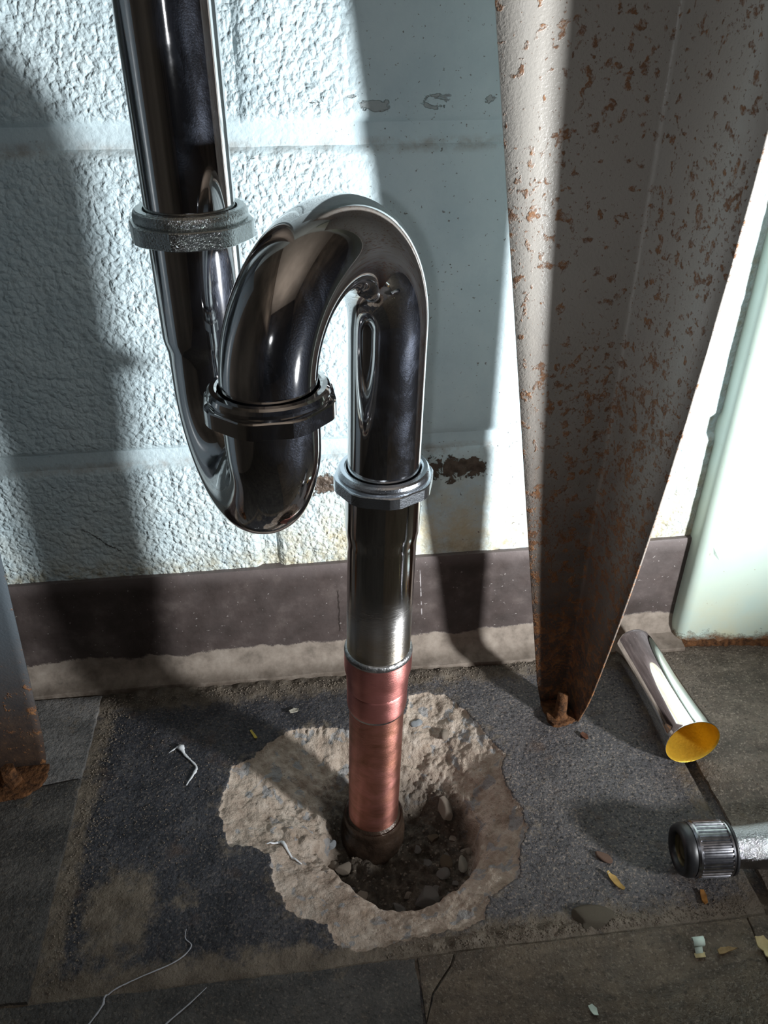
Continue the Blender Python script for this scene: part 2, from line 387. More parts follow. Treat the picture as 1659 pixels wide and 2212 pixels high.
def mesh(name, verts, faces, mat, parent=None, smooth=True, sharp=None):
    me = bpy.data.meshes.new(name); me.from_pydata([tuple(map(float, v)) for v in verts], [], faces); me.validate(); me.update()
    o = link_mesh(name, me, mat, parent, smooth)
    if smooth and sharp: me.set_sharp_from_angle(angle=math.radians(sharp))
    return o


def struct(o): o['kind'] = 'structure'; return o


def tag(o, label, cat, group=None):
    o['label'] = label; o['category'] = cat
    if group: o['group'] = group
    return o


def thing(name, loc, label, cat, group=None):
    o = bpy.data.objects.new(name, None); COL.objects.link(o); o.location = loc; o.empty_display_size = .02
    return tag(o, label, cat, group)


def lathe(prof, n=64, cap0=False, cap1=False, shear=0., z0=0., origin=(0, 0)):
    """profile (r, z) spun about a vertical axis; the axis may lean in x by 'shear' per metre"""
    V, F = [], []
    for r, z in prof:
        for k in range(n):
            a = 2 * math.pi * k / n
            V.append((origin[0] + r * math.cos(a) + shear * (z - z0), origin[1] + r * math.sin(a), z))
    for i in range(len(prof) - 1):
        for k in range(n):
            F.append((i * n + k, i * n + (k + 1) % n, (i + 1) * n + (k + 1) % n, (i + 1) * n + k))
    if cap0: F.append(tuple(range(n))[::-1])
    if cap1: F.append(tuple(range((len(prof) - 1) * n, len(prof) * n)))
    return V, F


def sweep(path, rad, n=48, caps=True):
    P = [Vector(p) for p in path]; V, F = [], []
    if not hasattr(rad, '__len__'): rad = [rad] * len(P)
    T = [(P[min(i + 1, len(P) - 1)] - P[max(i - 1, 0)]).normalized() for i in range(len(P))]
    u = T[0].orthogonal().normalized()
    for i, p in enumerate(P):
        if i: u = T[i - 1].rotation_difference(T[i]) @ u
        u = (u - T[i] * u.dot(T[i])).normalized(); v = T[i].cross(u)
        for k in range(n):
            a = 2 * math.pi * k / n
            V.append(p + (u * math.cos(a) + v * math.sin(a)) * rad[i])
    for i in range(len(P) - 1):
        for k in range(n):
            F.append((i * n + k, i * n + (k + 1) % n, (i + 1) * n + (k + 1) % n, (i + 1) * n + k))
    if caps:
        F.append(tuple(range(n))[::-1]); F.append(tuple(range((len(P) - 1) * n, len(P) * n)))
    return V, F


def prism(name, poly, z0, z1, mat, parent=None, bevel=.0008, smooth=True):
    bm = bmesh.new()
    vs = [bm.verts.new((x, y, z0)) for x, y in poly]; f = bm.faces.new(vs)
    if f.normal.z > 0: f.normal_flip()
    r = bmesh.ops.extrude_face_region(bm, geom=[f])
    bmesh.ops.translate(bm, verts=[g for g in r['geom'] if isinstance(g, bmesh.types.BMVert)], vec=(0, 0, z1 - z0))
    bmesh.ops.recalc_face_normals(bm, faces=bm.faces)
    if bevel:
        es = [e for e in bm.edges if all(abs(v.co.z - z1) < 1e-6 for v in e.verts)]
        bmesh.ops.bevel(bm, geom=es, offset=bevel, segments=2, affect='EDGES', profile=.6)
    me = bpy.data.meshes.new(name); bm.to_mesh(me); bm.free()
    o = link_mesh(name, me, mat, parent, smooth)
    if smooth: me.set_sharp_from_angle(angle=math.radians(40))
    return o


def ragged(poly, step=.004, amp=.0006, seed=0):
    r = random.Random(seed); out = []
    for i, (x, y) in enumerate(poly):
        x2, y2 = poly[(i + 1) % len(poly)]; L = math.hypot(x2 - x, y2 - y); n = max(1, min(90, int(L / step)))
        for k in range(n):
            t = k / n; out.append((x + (x2 - x) * t + (r.uniform(-amp, amp) if k else 0), y + (y2 - y) * t + (r.uniform(-amp, amp) if k else 0)))
    return out


# numpy value noise
_T = RNG.random((16, 256, 256)).astype(np.float64)
def vn(x, y, sc, seed=0):
    x = x * sc; y = y * sc; xi = np.floor(x).astype(int); yi = np.floor(y).astype(int); fx = x - xi; fy = y - yi
    fx = fx * fx * (3 - 2 * fx); fy = fy * fy * (3 - 2 * fy); t = _T[seed % 16]
    g = lambda a, b: t[a & 255, b & 255]
    return (g(xi, yi) * (1 - fx) + g(xi + 1, yi) * fx) * (1 - fy) + (g(xi, yi + 1) * (1 - fx) + g(xi + 1, yi + 1) * fx) * fy - .5
def fbm(x, y, sc, o=4, seed=0): return sum(vn(x + .37 * k, y - .21 * k, sc * 2.03 ** k, seed + k) * .5 ** k for k in range(o))
def sst(a, b, v): t = np.clip((v - a) / (b - a), 0, 1); return t * t * (3 - 2 * t)
def sdpoly(x, y, poly):
    P = np.array(poly); d = np.full(x.shape, 1e9); ins = np.zeros(x.shape, bool)
    for i in range(len(P)):
        a, b = P[i], P[(i + 1) % len(P)]; e = b - a; wx = x - a[0]; wy = y - a[1]
        t = np.clip((wx * e[0] + wy * e[1]) / (e @ e), 0, 1); d = np.minimum(d, (wx - t * e[0]) ** 2 + (wy - t * e[1]) ** 2)
        c = ((a[1] > y) != (b[1] > y)); den = (b[1] - a[1]) or 1e-12
        ins ^= c & (x < (b[0] - a[0]) * (y - a[1]) / den + a[0])
    d = np.sqrt(d); return np.where(ins, d, -d)


# ------------------------------------------------------------------ floor: mastic bed with the broken-out hole
OUTER = [(-.0708, -.131), (-.0626, -.1012), (-.0497, -.0965), (-.0379, -.0809), (-.0196, -.0704), (.0062, -.0712), (.0244, -.0758), (.0493, -.0709), (.07, -.0653), (.0753, -.0471), (.09, -.0443), (.1023, -.0478), (.1162, -.0646), (.1274, -.0907), (.1375, -.1134), (.1318, -.1292), (.1349, -.1501), (.1391, -.1732), (.1302, -.1892), (.1206, -.2135), (.1076, -.2197), (.1001, -.2216), (.094, -.2352), (.0797, -.2401), (.0599, -.2408), (.0426, -.244), (.0231, -.2457), (.0061, -.2434), (.0006, -.2361), (-.0033, -.2273), (-.0167, -.221), (-.0259, -.2149), (-.0306, -.2028), (-.034, -.1929), (-.0354, -.1753), (-.0484, -.1696), (-.0618, -.1656), (-.0679, -.1514)]
INNER = [(-.0103, -.1157), (-.0071, -.134), (-.0022, -.1516), (-.0067, -.1654), (.0099, -.1896), (.0214, -.2055), (.0319, -.2151), (.043, -.218), (.0657, -.2177), (.0831, -.2096), (.0952, -.1984), (.1047, -.1851), (.1097, -.169), (.1109, -.158), (.1099, -.1385), (.105, -.1249), (.0934, -.1095), (.0756, -.1008), (.0568, -.0963), (.0323, -.0955), (.0112, -.0973)]


def hfield(x, y):
    so = sdpoly(x, y, OUTER) + .0035 * fbm(x, y, 130, 4, 1) + .0016 * fbm(x, y, 520, 2, 5)
    si = sdpoly(x, y, INNER) + .0016 * fbm(x, y, 170, 3, 3)
    z = -.0015 + .0006 * fbm(x, y, 60, 4, 2) + .00035 * fbm(x, y, 500, 2, 4)
    front = sst(-.17, -.215, y)
    do = np.clip(so, 0, None); di = np.clip(-si, 0, None)
    t = do / (do + di + 1e-6)
    ring = .0022 + (.018 - .010 * front) * t ** 1.25
    rough = .0042 * fbm(x, y, 95, 5, 6) + .0016 * fbm(x, y, 420, 3, 9)
    chip = sst(0, .0022, so) * (ring + rough * (.4 + .9 * t) * (1 - .55 * front))
    back = sst(-.165, -.105, y); width = .007 + .042 * back
    pit = sst(0, 1, np.clip(si, 0, None) / width) * (.034 - .010 * (1 - front)) + sst(0, .01, si) * (.007 * fbm(x, y, 80, 4, 8) + .0035 * fbm(x, y, 260, 3, 10))
    z = z - chip - np.where(si > 0, pit, 0)
    # open joint along the right-hand tile, dirt heaped along the toe of the base
    z -= .0035 * sst(.2655, .2675, x) * sst(.2745, .2725, x) * sst(-.262, -.258, y)
    heap = sst(-.040, -.022, y) * (.5 + fbm(x, y, 60, 4, 12)); z += .0042 * np.clip(heap, 0, 1)
    heap2 = sst(.006, 0, np.abs(y + .2475)) * sst(.045, .07, x) * sst(.215, .15, x) * (.55 + 1.3 * fbm(x, y, 120, 4, 13)); z += .0045 * np.clip(heap2, 0, 1)
    return z, so, si


def build_floor():
    x0, x1, y0, y1, st = -.19, .30, -.275, .004, .001
    nx = int(round((x1 - x0) / st)) + 1; ny = int(round((y1 - y0) / st)) + 1
    X, Y = np.meshgrid(np.linspace(x0, x1, nx), np.linspace(y0, y1, ny))
    Z, so, si = hfield(X, Y)
    edge = np.minimum(np.minimum(X - x0, x1 - X), np.minimum(Y - y0, y1 - Y)); k = sst(0, .008, edge); Z = Z * k + (-.0015) * (1 - k)
    conc = sst(-.0004, .0018, so); soil = sst(.002, .012, si) * (1 - .55 * sst(-.14, -.10, Y))
    soil = np.maximum(soil, sst(-.042, -.027, Y + .008 * fbm(X, Y, 40, 4, 7)) * (.75 + .8 * fbm(X, Y, 90, 4, 11)).clip(0, 1) * (1 - conc))
    res = np.maximum.reduce([sst(.030, .004, np.abs(Y + .2535)) * .9, sst(.020, .004, np.abs(X + .167)) * .75, sst(-.050, -.026, Y) * .8,
                             sst(.035, .012, np.hypot(X + .128, (Y + .205) * .7)) * .85, sst(.014, .004, np.hypot(X + .088, (Y + .198) * .8)) * .6,
                             sst(.018, .0, np.abs(so)) * .35, sst(.016, .004, np.abs(X - .262)) * .5])
    n = nx * ny; idx = np.arange(n).reshape(ny, nx)
    Q = np.stack([idx[:-1, :-1], idx[:-1, 1:], idx[1:, 1:], idx[1:, :-1]], -1).reshape(-1, 4)
    XA, XB, YA, YB = -.46, 2.0, -2.7, .03
    ex = np.array([(XA, YA), (XB, YA), (XB, y0), (XA, y0), (XA, y0), (x0, y0), (x0, YB), (XA, YB), (x1, y0), (XB, y0), (XB, YB), (x1, YB), (x0, y1), (x1, y1), (x1, YB), (x0, YB)])
    co = np.concatenate([np.stack([X, Y, Z], -1).reshape(-1, 3), np.c_[ex, np.full(len(ex), -.0015)]])
    Q = np.concatenate([Q, n + np.arange(16).reshape(4, 4)])
    me = bpy.data.meshes.new('floor'); me.vertices.add(len(co)); me.vertices.foreach_set('co', co.ravel())
    me.loops.add(Q.size); me.loops.foreach_set('vertex_index', Q.ravel().astype(np.int32))
    me.polygons.add(len(Q)); me.polygons.foreach_set('loop_start', np.arange(0, Q.size, 4, dtype=np.int32))
    me.update(calc_edges=True); me.validate()
    ca = me.color_attributes.new('mask', 'FLOAT_COLOR', 'POINT')
    c = np.zeros((len(co), 4)); c[:n, 0] = conc.ravel(); c[:n, 1] = soil.ravel(); c[:n, 2] = res.ravel(); c[n:, 2] = .3; c[:, 3] = 1
    ca.data.foreach_set('color', c.ravel().astype(np.float32))
    return struct(link_mesh('floor', me, M['floor']))


floor = build_floor()
FV = floor.data
def ground(x, y):
    z, _, _ = hfield(np.array([float(x)]), np.array([float(y)])); return float(z[0])


def tile(poly, mat, top=0., seed=0, amp=.0005):
    return prism('tile', ragged(poly, .005, amp, seed), -.002, top, mat, floor, .0007)


tile([(-.1685, -.0995), (-.1675, -.020), (-.458, -.016), (-.458, -.138)], M['tile_left'], .0012, 1)
tile([(-.1690, -.2525), (-.1685, -.1010), (-.458, -.1395), (-.458, -.2525)], M['tile_dark'], .0012, 2)
tile([(.2735, -.2500), (.80, -.2500), (.80, -.018), (.2735, -.022)], M['tile_right'], .0008, 3)
tile([(-.458, -.72), (.0465, -.72), (.0480, -.2545), (-.1660, -.2540), (-.458, -.2540)], M['tile_dark'], .0003, 4)
tile([(.0490, -.2895), (.0495, -.2545), (.0716, -.2545), (.0680, -.2610), (.0632, -.2660), (.0550, -.2750)], M['tile_front'], .0005, 5, .0002)
tile([(.0483, -.72), (.2540, -.72), (.2500, -.2830), (.2497, -.2735), (.2510, -.2555), (.0728, -.2545), (.0690, -.2614), (.0642, -.2664), (.0556, -.2756), (.0490, -.2906)], M['tile_front'], .0011, 6, .0002)
tile([(.2546, -.72), (.80, -.72), (.80, -.2550), (.2516, -.2553), (.2502, -.2735), (.2506, -.2830)], M['tile_front'], .0015, 7, .0002)
# deep joint line in the front row is left open between the tiles

# ------------------------------------------------------------------ room shell
def quad(name, vs, mat): return struct(mesh(name, vs, [(0, 1, 2, 3)], mat, None, False))
wall_back = quad('wall_back', [(-.46, .0032, -.002), (2.0, .0032, -.002), (2.0, .0032, 2.3), (-.46, .0032, 2.3)], M['wall'])
quad('wall_front', [(-.46, -2.7, -.002), (-.46, -2.7, 2.3), (2.0, -2.7, 2.3), (2.0, -2.7, -.002)], M['room_dark'])
quad('wall_left', [(-.46, -2.7, -.002), (-.46, .03, -.002), (-.46, .03, 2.3), (-.46, -2.7, 2.3)], M['room_side'])
quad('wall_right', [(2.0, -2.7, -.002), (2.0, -2.7, 2.3), (2.0, .03, 2.3), (2.0, .03, -.002)], M['room_side'])
quad('ceiling', [(-.46, -2.7, 2.3), (-.46, .03, 2.3), (2.0, .03, 2.3), (2.0, -2.7, 2.3)], M['ceiling'])


def block(xa, xb, za, zb, seed):
    j = .0055; xa += j; xb -= j; za += j; zb -= j; st = .002
    nx = int((xb - xa) / st) + 1; nz = int((zb - za) / st) + 1
    X, Z = np.meshgrid(np.linspace(xa, xb, nx), np.linspace(za, zb, nz))
    wob = .0018 * fbm(X, Z, 70, 3, seed)
    e = np.minimum(np.minimum(X - xa, xb - X), np.minimum(Z - za, zb - Z)) + wob
    rgh = 1 - .8 * (1 - sst(.25, .28, X)) * sst(.0, .075, X + .05 * fbm(X, Z, 14, 2, 3)) * sst(.14, .22, Z + .02)
    Yv = .0032 - .0032 * sst(-.001, .006, e) - rgh * (.0007 * fbm(X, Z, 130, 4, seed + 2) + .0007 * fbm(X, Z, 45, 3, seed + 5)) * sst(0, .006, e)
    Yv[0, :] = Yv[-1, :] = .0036; Yv[:, 0] = Yv[:, -1] = .0036
    idx = np.arange(nx * nz).reshape(nz, nx)
    Q = np.stack([idx[:-1, :-1], idx[:-1, 1:], idx[1:, 1:], idx[1:, :-1]], -1).reshape(-1, 4)
    co = np.stack([X, Yv, Z], -1).reshape(-1, 3)
    me = bpy.data.meshes.new('block'); me.vertices.add(len(co)); me.vertices.foreach_set('co', co.ravel())
    me.loops.add(Q.size); me.loops.foreach_set('vertex_index', Q.ravel().astype(np.int32))
    me.polygons.add(len(Q)); me.polygons.foreach_set('loop_start', np.arange(0, Q.size, 4, dtype=np.int32))
    me.update(calc_edges=True)
    return link_mesh('block', me, M['wall'], wall_back)


for za, zb, xs in ((-.002, .2005, (-.43, -.026, .374, .774)), (.2005, .403, (-.226, .174, .574)), (.403, .6055, (-.43, -.026, .374, .774)), (.6055, .808, (-.226, .174, .574))):
    for a, b in zip(xs[:-1], xs[1:]): block(a, b, za, zb, int(a * 100 + zb * 37) % 7)
block(-.455, -.226, .2005, .403, 4)

# cove base
def baseboard():
    prof = [(-.0008, .1022), (-.0030, .1017), (-.0036, .0990), (-.0036, .0300), (-.0040, .0200), (-.0056, .0130), (-.0092, .0075), (-.0140, .0048), (-.0185, .0036), (-.0192, .0012), (-.0190, -.002), (.003, -.002), (.003, .1022)]
    V, F = [], []; xs = np.linspace(-.458, .3165, 130); m = len(prof)
    for x in xs:
        k = 1 + .22 * (x - 0.0) / .18 * (1 if x > 0 else .35)
        for i, (y, z) in enumerate(prof):
            tj = .0006 * math.sin(x * 31) + .0004 * math.sin(x * 97 + 1)
            V.append((x, y * (k if y < -.01 else 1) + (tj if 6 <= i <= 9 else 0), z + (.0004 * math.sin(x * 23) if i < 4 else 0)))
    for i in range(len(xs) - 1):
        for k in range(m): F.append((i * m + k, i * m + (k + 1) % m, (i + 1) * m + (k + 1) % m, (i + 1) * m + k))
    F += [tuple(range(m))[::-1], tuple(range((len(xs) - 1) * m, len(xs) * m))]
    return struct(mesh('baseboard_back', V, F, M['base'], None, True, 35))
baseboard()

# pale green casing at the right
def trim():
    y0 = -.0190; sl = -.107; xl = .3115; r = .009
    prof = [(xl, .003)]
    for k in range(9):
        a = math.pi - k / 8 * math.pi / 2
        prof.append((xl + r + r * math.cos(a), y0 + r - r * math.sin(a)))
    for x in np.linspace(xl + r + .02, .85, 10): prof.append((x, y0 + sl * (x - xl - r)))
    prof += [(.85, .003)]
    m = len(prof); V, F = [], []; zs = [.0035, .012] + list(np.linspace(.03, 1.3, 8))
    for z in zs:
        for i, (x, y) in enumerate(prof): V.append((x, y, z + (random.uniform(-.0018, .0018) if z < .004 else 0)))
    for i in range(len(zs) - 1):
        for k in range(m): F.append((i * m + k, i * m + (k + 1) % m, (i + 1) * m + (k + 1) % m, (i + 1) * m + k))
    F += [tuple(range(m))[::-1], tuple(range((len(zs) - 1) * m, len(zs) * m))]
    o = struct(mesh('trim_1', V, F, M['trim'], None, True, 50))
    # a lifted curl of paint half way up its edge and the rusty crust it stands in
    mesh('paint_flake', [(.3205, -.0185, .105), (.3245, -.0205, .098), (.3290, -.0200, .0905), (.3225, -.0183, .0945), (.3195, -.0172, .0975)], [(0, 1, 3, 4), (1, 2, 3)], M['trim'], o, False)
    V, F = [], []; n = 60
    for i in range(n):
        x = .313 + i / (n - 1) * .30; yb = y0 + sl * (x - .3225) + (max(0, .318 - x) * 1.2)
        for (dy, z) in ((.004, .006 + random.uniform(-.001, .003)), (-.0012 + random.uniform(-.0012, .0004), .0045 + random.uniform(-.002, .003)), (-.0028 + random.uniform(-.002, .001), -.001)):
            V.append((x, yb + dy, z))
    for i in range(n - 1):
        for k in range(2): F.append((i * 3 + k, (i + 1) * 3 + k, (i + 1) * 3 + k + 1, i * 3 + k + 1))
    mesh('rust_crust', V, F, M['rust'], o)
trim()

# ------------------------------------------------------------------ sink legs
def sheet(name, rows, thick, mat, parent):
    """rows of points (bottom to top), each row a polyline across; solidified"""
    m = len(rows[0]); V = [p for r in rows for p in r]; F = []
    for i in range(len(rows) - 1):
        for k in range(m - 1): F.append((i * m + k, i * m + k + 1, (i + 1) * m + k + 1, (i + 1) * m + k))
    o = mesh(name, V, F, mat, parent, True, 30)
    s = o.modifiers.new('solid', 'SOLIDIFY'); s.thickness = thick; s.offset = 0
    return o


def right_leg():
    t = thing('sink_leg', (.19, -.085, .0005), 'tapered grey enamelled steel sink leg with rust spots, beside the pale green casing', 'leg')
    L = lambda x, y, z: (x - .19, y + .085, z - .0005)
    rows = []
    for z in (.002, .012, .024, .04, .06, .09, .12, .15, .18, .21, .24, .28, .32, .36, .40, .44, .48, .54, .60, .66, .72):
        xl = .1756 - .1518 * z
        if z < .02: xl += (.02 - z) * .10
        bx, by = .1962, -.0700
        q = min(z, .5); d = .034 + .1616 * (q - .036) - .194 * (q - .036) * (q - .2) + .05 * (z - q); ph = .155         # depth and splay of the tapering flange
        if z < .03: d -= (.03 - z) * .13
        ex, ey = bx + math.sin(ph) * d, by - math.cos(ph) * d
        fr = min(.0032, d * .12)
        row = [(xl + (bx - fr - xl) * k, by) for k in (0, .25, .5, .75, 1.)]
        for q in range(1, 8):
            a = q / 8; row.append(((bx - fr) * (1 - a) ** 2 + 2 * bx * a * (1 - a) + (bx + (ex - bx) * fr / d) * a * a, by * (1 - a) ** 2 + 2 * by * a * (1 - a) + (by + (ey - by) * fr / d) * a * a))
        row += [(bx + (ex - bx) * k, by + (ey - by) * k) for k in (fr / d, .4, .7, 1.)]
        rows.append([L(x, y, z) for x, y in row])
    sheet('angle_sheet', rows, .0012, M['leg'], t)
    poly = [(.1772, -.0695), (.1771, -.0900), (.1800, -.0950), (.1850, -.0958), (.1950, -.0935), (.2030, -.0905), (.2020, -.0860), (.1990, -.0700)]
    p = prism('foot_plate', ragged([(x - .19, y + .085) for x, y in poly], .002, .0007, 3), 0, .0030, M['rust'], t, .0006)
    V, F = lathe([(.0001, .0262), (.0034, .0262), (.0040, .0255), (.0042, .0200), (.0044, .012), (.0046, .006), (.0055, .0035), (.0062, .0028)], 20)
    V = [(v[0] * (1 + random.uniform(-.06, .06)) - .0025, v[1] - .0015, v[2]) for v in V]
    mesh('anchor_bolt', V, F, M['rust'], t)
right_leg()


def left_leg():
    t = thing('sink_leg', (-.21, -.09, .0005), 'blue-grey sink leg with a rusted foot, cut off by the left edge of the photo', 'leg')
    L = lambda x, y, z: (x + .21, y + .09, z - .0005)
    rows = []
    for z in (.002, .01, .03, .08, .16, .26, .36, .46, .60):
        xr = -.1935 + .066 * z; bx, by = -.245, -.086
        if z < .02: xr -= (.02 - z) * .12
        d = .02 + .12 * (1 - math.exp(-z * 4.6))
        row = [(bx - .002, by - d), (bx - .001, by - d * .5), (bx, by - .001), (bx + .001, by)] + [(bx + (xr - bx) * k, by) for k in (.3, .6, .9, 1.)]
        rows.append([L(x, y, z) for x, y in row])
    sheet('angle_sheet', rows, .0012, M['leg_left'], t)
    poly = [(-.1932, -.086), (-.1925, -.098), (-.196, -.1065), (-.206, -.1135), (-.222, -.1155), (-.245, -.1155), (-.245, -.086)]
    prism('foot_plate', ragged([(x + .21, y + .09) for x, y in poly], .002, .0006, 5), 0, .0028, M['rust'], t, .0006)
    V, F = lathe([(.0001, .016), (.0050, .0155), (.0055, .014), (.0055, .006), (.0075, .0055), (.0078, .0028)], 6)
    mesh('anchor_bolt', [(v[0] - .006, v[1] - .0085, v[2]) for v in V], F, M['rust'], t, False)
left_leg()

# ------------------------------------------------------------------ the drain trap
A1 = (-.0383, -.1390); A2 = (-.0094, -.2105)
SH = .027
def axx(z): return .0365 + SH * (z + .02)
AY = -.140
trap = thing('drain_trap', (axx(-.03), AY, -.03), 'shiny chrome drain trap on a red copper pipe rising from the hole', 'drain pipe')
TL = trap.location
def tl(V): return [(v[0] - TL.x, v[1] - TL.y, v[2] - TL.z) for v in V]
def tpart(name, VF, mat, sharp=40, smooth=True): return mesh(name, tl(VF[0]), VF[1], mat, trap, smooth, sharp)


def nut(cx, cy, z0, zf, z1, r_in, R, mat, rot, shear=0.):
    """slip nut: smooth round collar above, eight faces with clipped corners below"""
    prof = [(r_in, z0 + .0015), (r_in, z0), (R * .955, z0), (R * .985, z0 + .0005), (R * .985, zf - .0005), (R * .965, zf), (R * .915, zf + .0003), (R * .925, zf + .0010), (R * .925, z1 - .0026), (R * .905, z1 - .0010), (R * .87, z1 - .0002), (r_in + .0016, z1), (r_in + .0006, z1 - .0004), (r_in + .0004, z1 - .0020)]
    V, F = [], []; n = 96
    for i, (r, z) in enumerate(prof):
        for k in range(n):
            a = 2 * math.pi * k / n
            rr = r
            if 2 <= i <= 5:
                b = (math.degrees(a) - rot) % 45; b = b - 22.5                  # -22.5..22.5 about a face centre
                rr = r * math.cos(math.radians(15.9)) / math.cos(math.radians(b)) if abs(b) < 16 else r
                rr *= 1.022
            V.append((cx + rr * math.cos(a) + shear * (z - z0), cy + rr * math.sin(a), z))
    for i in range(len(prof) - 1):
        for k in range(n): F.append((i * n + k, i * n + (k + 1) % n, (i + 1) * n + (k + 1) % n, (i + 1) * n + k))
    return tpart('slip_nut', (V, F), mat, 11)


# straight tailpiece coming down from the basin
tpart('tailpiece', lathe([(.0178, .372), (.0190, .372), (.0190, .95)], 96, origin=A1), M['chrome'])
nut(A1[0], A1[1], .3822, .3898, .3952, .0192, .0262, M['nutcast'], -98)['label'] = 'dull grey cast slip nut'

# J bend: down, under and up towards the camera
def arc(a, b, zc, sgn, n):
    c = Vector(((a[0] + b[0]) / 2, (a[1] + b[1]) / 2, zc)); u = Vector((b[0] - a[0], b[1] - a[1], 0)); R = u.length / 2; u.normalize()
    return [c - u * R * math.cos(t) + Vector((0, 0, sgn * R * math.sin(t))) for t in np.linspace(0, math.pi, n)]
zc = .3165
path = [Vector((A1[0], A1[1], z)) for z in (.3835, .370, .350, .3395, .3370, .3345, .3320, .328, .322)]
rad = [.0194, .0194, .0194, .0194, .0191, .0185, .0180, .0179, .0179]
arcp = arc(A1, A2, zc, -1, 40); path += arcp; rad += [.0179] * 34 + [.0180, .0182, .0185, .0189, .0191, .0192]
path += [Vector((A2[0], A2[1], z)) for z in (.3215, .328, .334)]; rad += [.0193] * 3
tpart('lower_bend', sweep(path, rad, 96), M['chrome'], 60)
nut(A2[0], A2[1], .3316, .3388, .3436, .0193, .0262, M['nutpol'], -110)

# U bend: up from the front, over and back down to the floor pipe
B1 = (axx(.341), AY)
path = [Vector((A2[0], A2[1], z)) for z in (.330, .3365)] + arc(A2, B1, .3410, 1, 56)
path += [Vector((axx(z), AY, z)) for z in (.335, .32, .30, .28, .262, .250)]
tpart('upper_bend', sweep(path, .0190, 96), M['chrome'], 60)
nut(axx(.253), AY, .2525, .2595, .2642, .0192, .0262, M['nutzinc'], -84, SH)['label'] = 'bright zinc slip nut with worn faces'

def slathe(name, prof, mat, n=96, sharp=40): return tpart(name, lathe(prof, n, shear=SH, z0=0., origin=(axx(0), AY)), mat, sharp)
slathe('outlet_tube', [(.0188, .258), (.0203, .2575), (.0203, .2285), (.0200, .2240), (.0194, .2205), (.0192, .2170), (.0192, .134)], M['outlet'])['label'] = 'chrome outlet tube rubbed down to brass at its lower end'
slathe('solder_ring', [(.0191, .1405), (.0197, .1403), (.0206, .1392), (.0208, .1378), (.0207, .1366), (.0204, .1360)], M['solder'])['label'] = 'grey ring of solder'
cp = slathe('coupling', [(.0200, .1372), (.0206, .1368), (.0207, .1350), (.0207, .1255), (.0204, .1225), (.0197, .1195), (.01925, .1165), (.0192, .1105), (.0190, .1097), (.0186, .1093), (.0189, .1087), (.0190, .1078), (.0190, .0945), (.0188, .0925), (.0184, .0915)], M['coppol'])
slathe('solder_line', [(.0184, .0917), (.0180, .0910), (.0179, .0898), (.0176, .0892)], M['solder'])
slathe('copper_pipe', [(.0175, .095), (.0175, .060), (.0175, .02), (.0175, -.028)], M['copper'])
slathe('drain_hub', [(.0176, -.0160), (.0190, -.0178), (.0203, -.0172), (.0211, -.0185), (.0213, -.0210), (.0206, -.0240), (.0212, -.0275), (.0226, -.030), (.0230, -.036), (.0228, -.0600)], M['hub'], 48)['label'] = 'dark tarred pipe hub deep in the hole'

# ------------------------------------------------------------------ flared chrome tube on the floor
def flared_tube():
    t = thing('flared_tube', (.2665, -.085, .0008), 'short chrome tube with a flared mouth and yellow brass inside, lying on its side', 'tube')
    a = Vector((.2662, -.0300, .0170)); b = Vector((.2668, -.1385, .0208)); d = (b - a).normalized(); L = (b - a).length
    q = d.to_track_quat('Z', 'Y')
    def place(prof, n=96):
        V, F = lathe(prof, n); return [q @ Vector(v) + a - t.location for v in V], F
    out = [(.0150, 0), (.0160, .0006), (.0162, .003)] + [(.0162 + .0036 * ((s - .3) / .7) ** 2.2 if s > .3 else .0162, s * L) for s in np.linspace(.05, .985, 26)] + [(.0200, L - .0004), (.02005, L + .0002), (.0199, L + .0004)]
    V, F = place(out); mesh('shell', V, F, M['chromefl'], t, True, 60)
    inn = [(.0199, L + .0004), (.0195, L)] + [(.0155 + .0036 * max(0, (s - .3) / .7) ** 2.2, s * L) for s in np.linspace(.98, .02, 24)] + [(.0150, 0)]
    V, F = place(inn); o = mesh('lining', V, F, M['brass'], t, True, 60); o['label'] = 'yellow brass inside of the tube'
flared_tube()

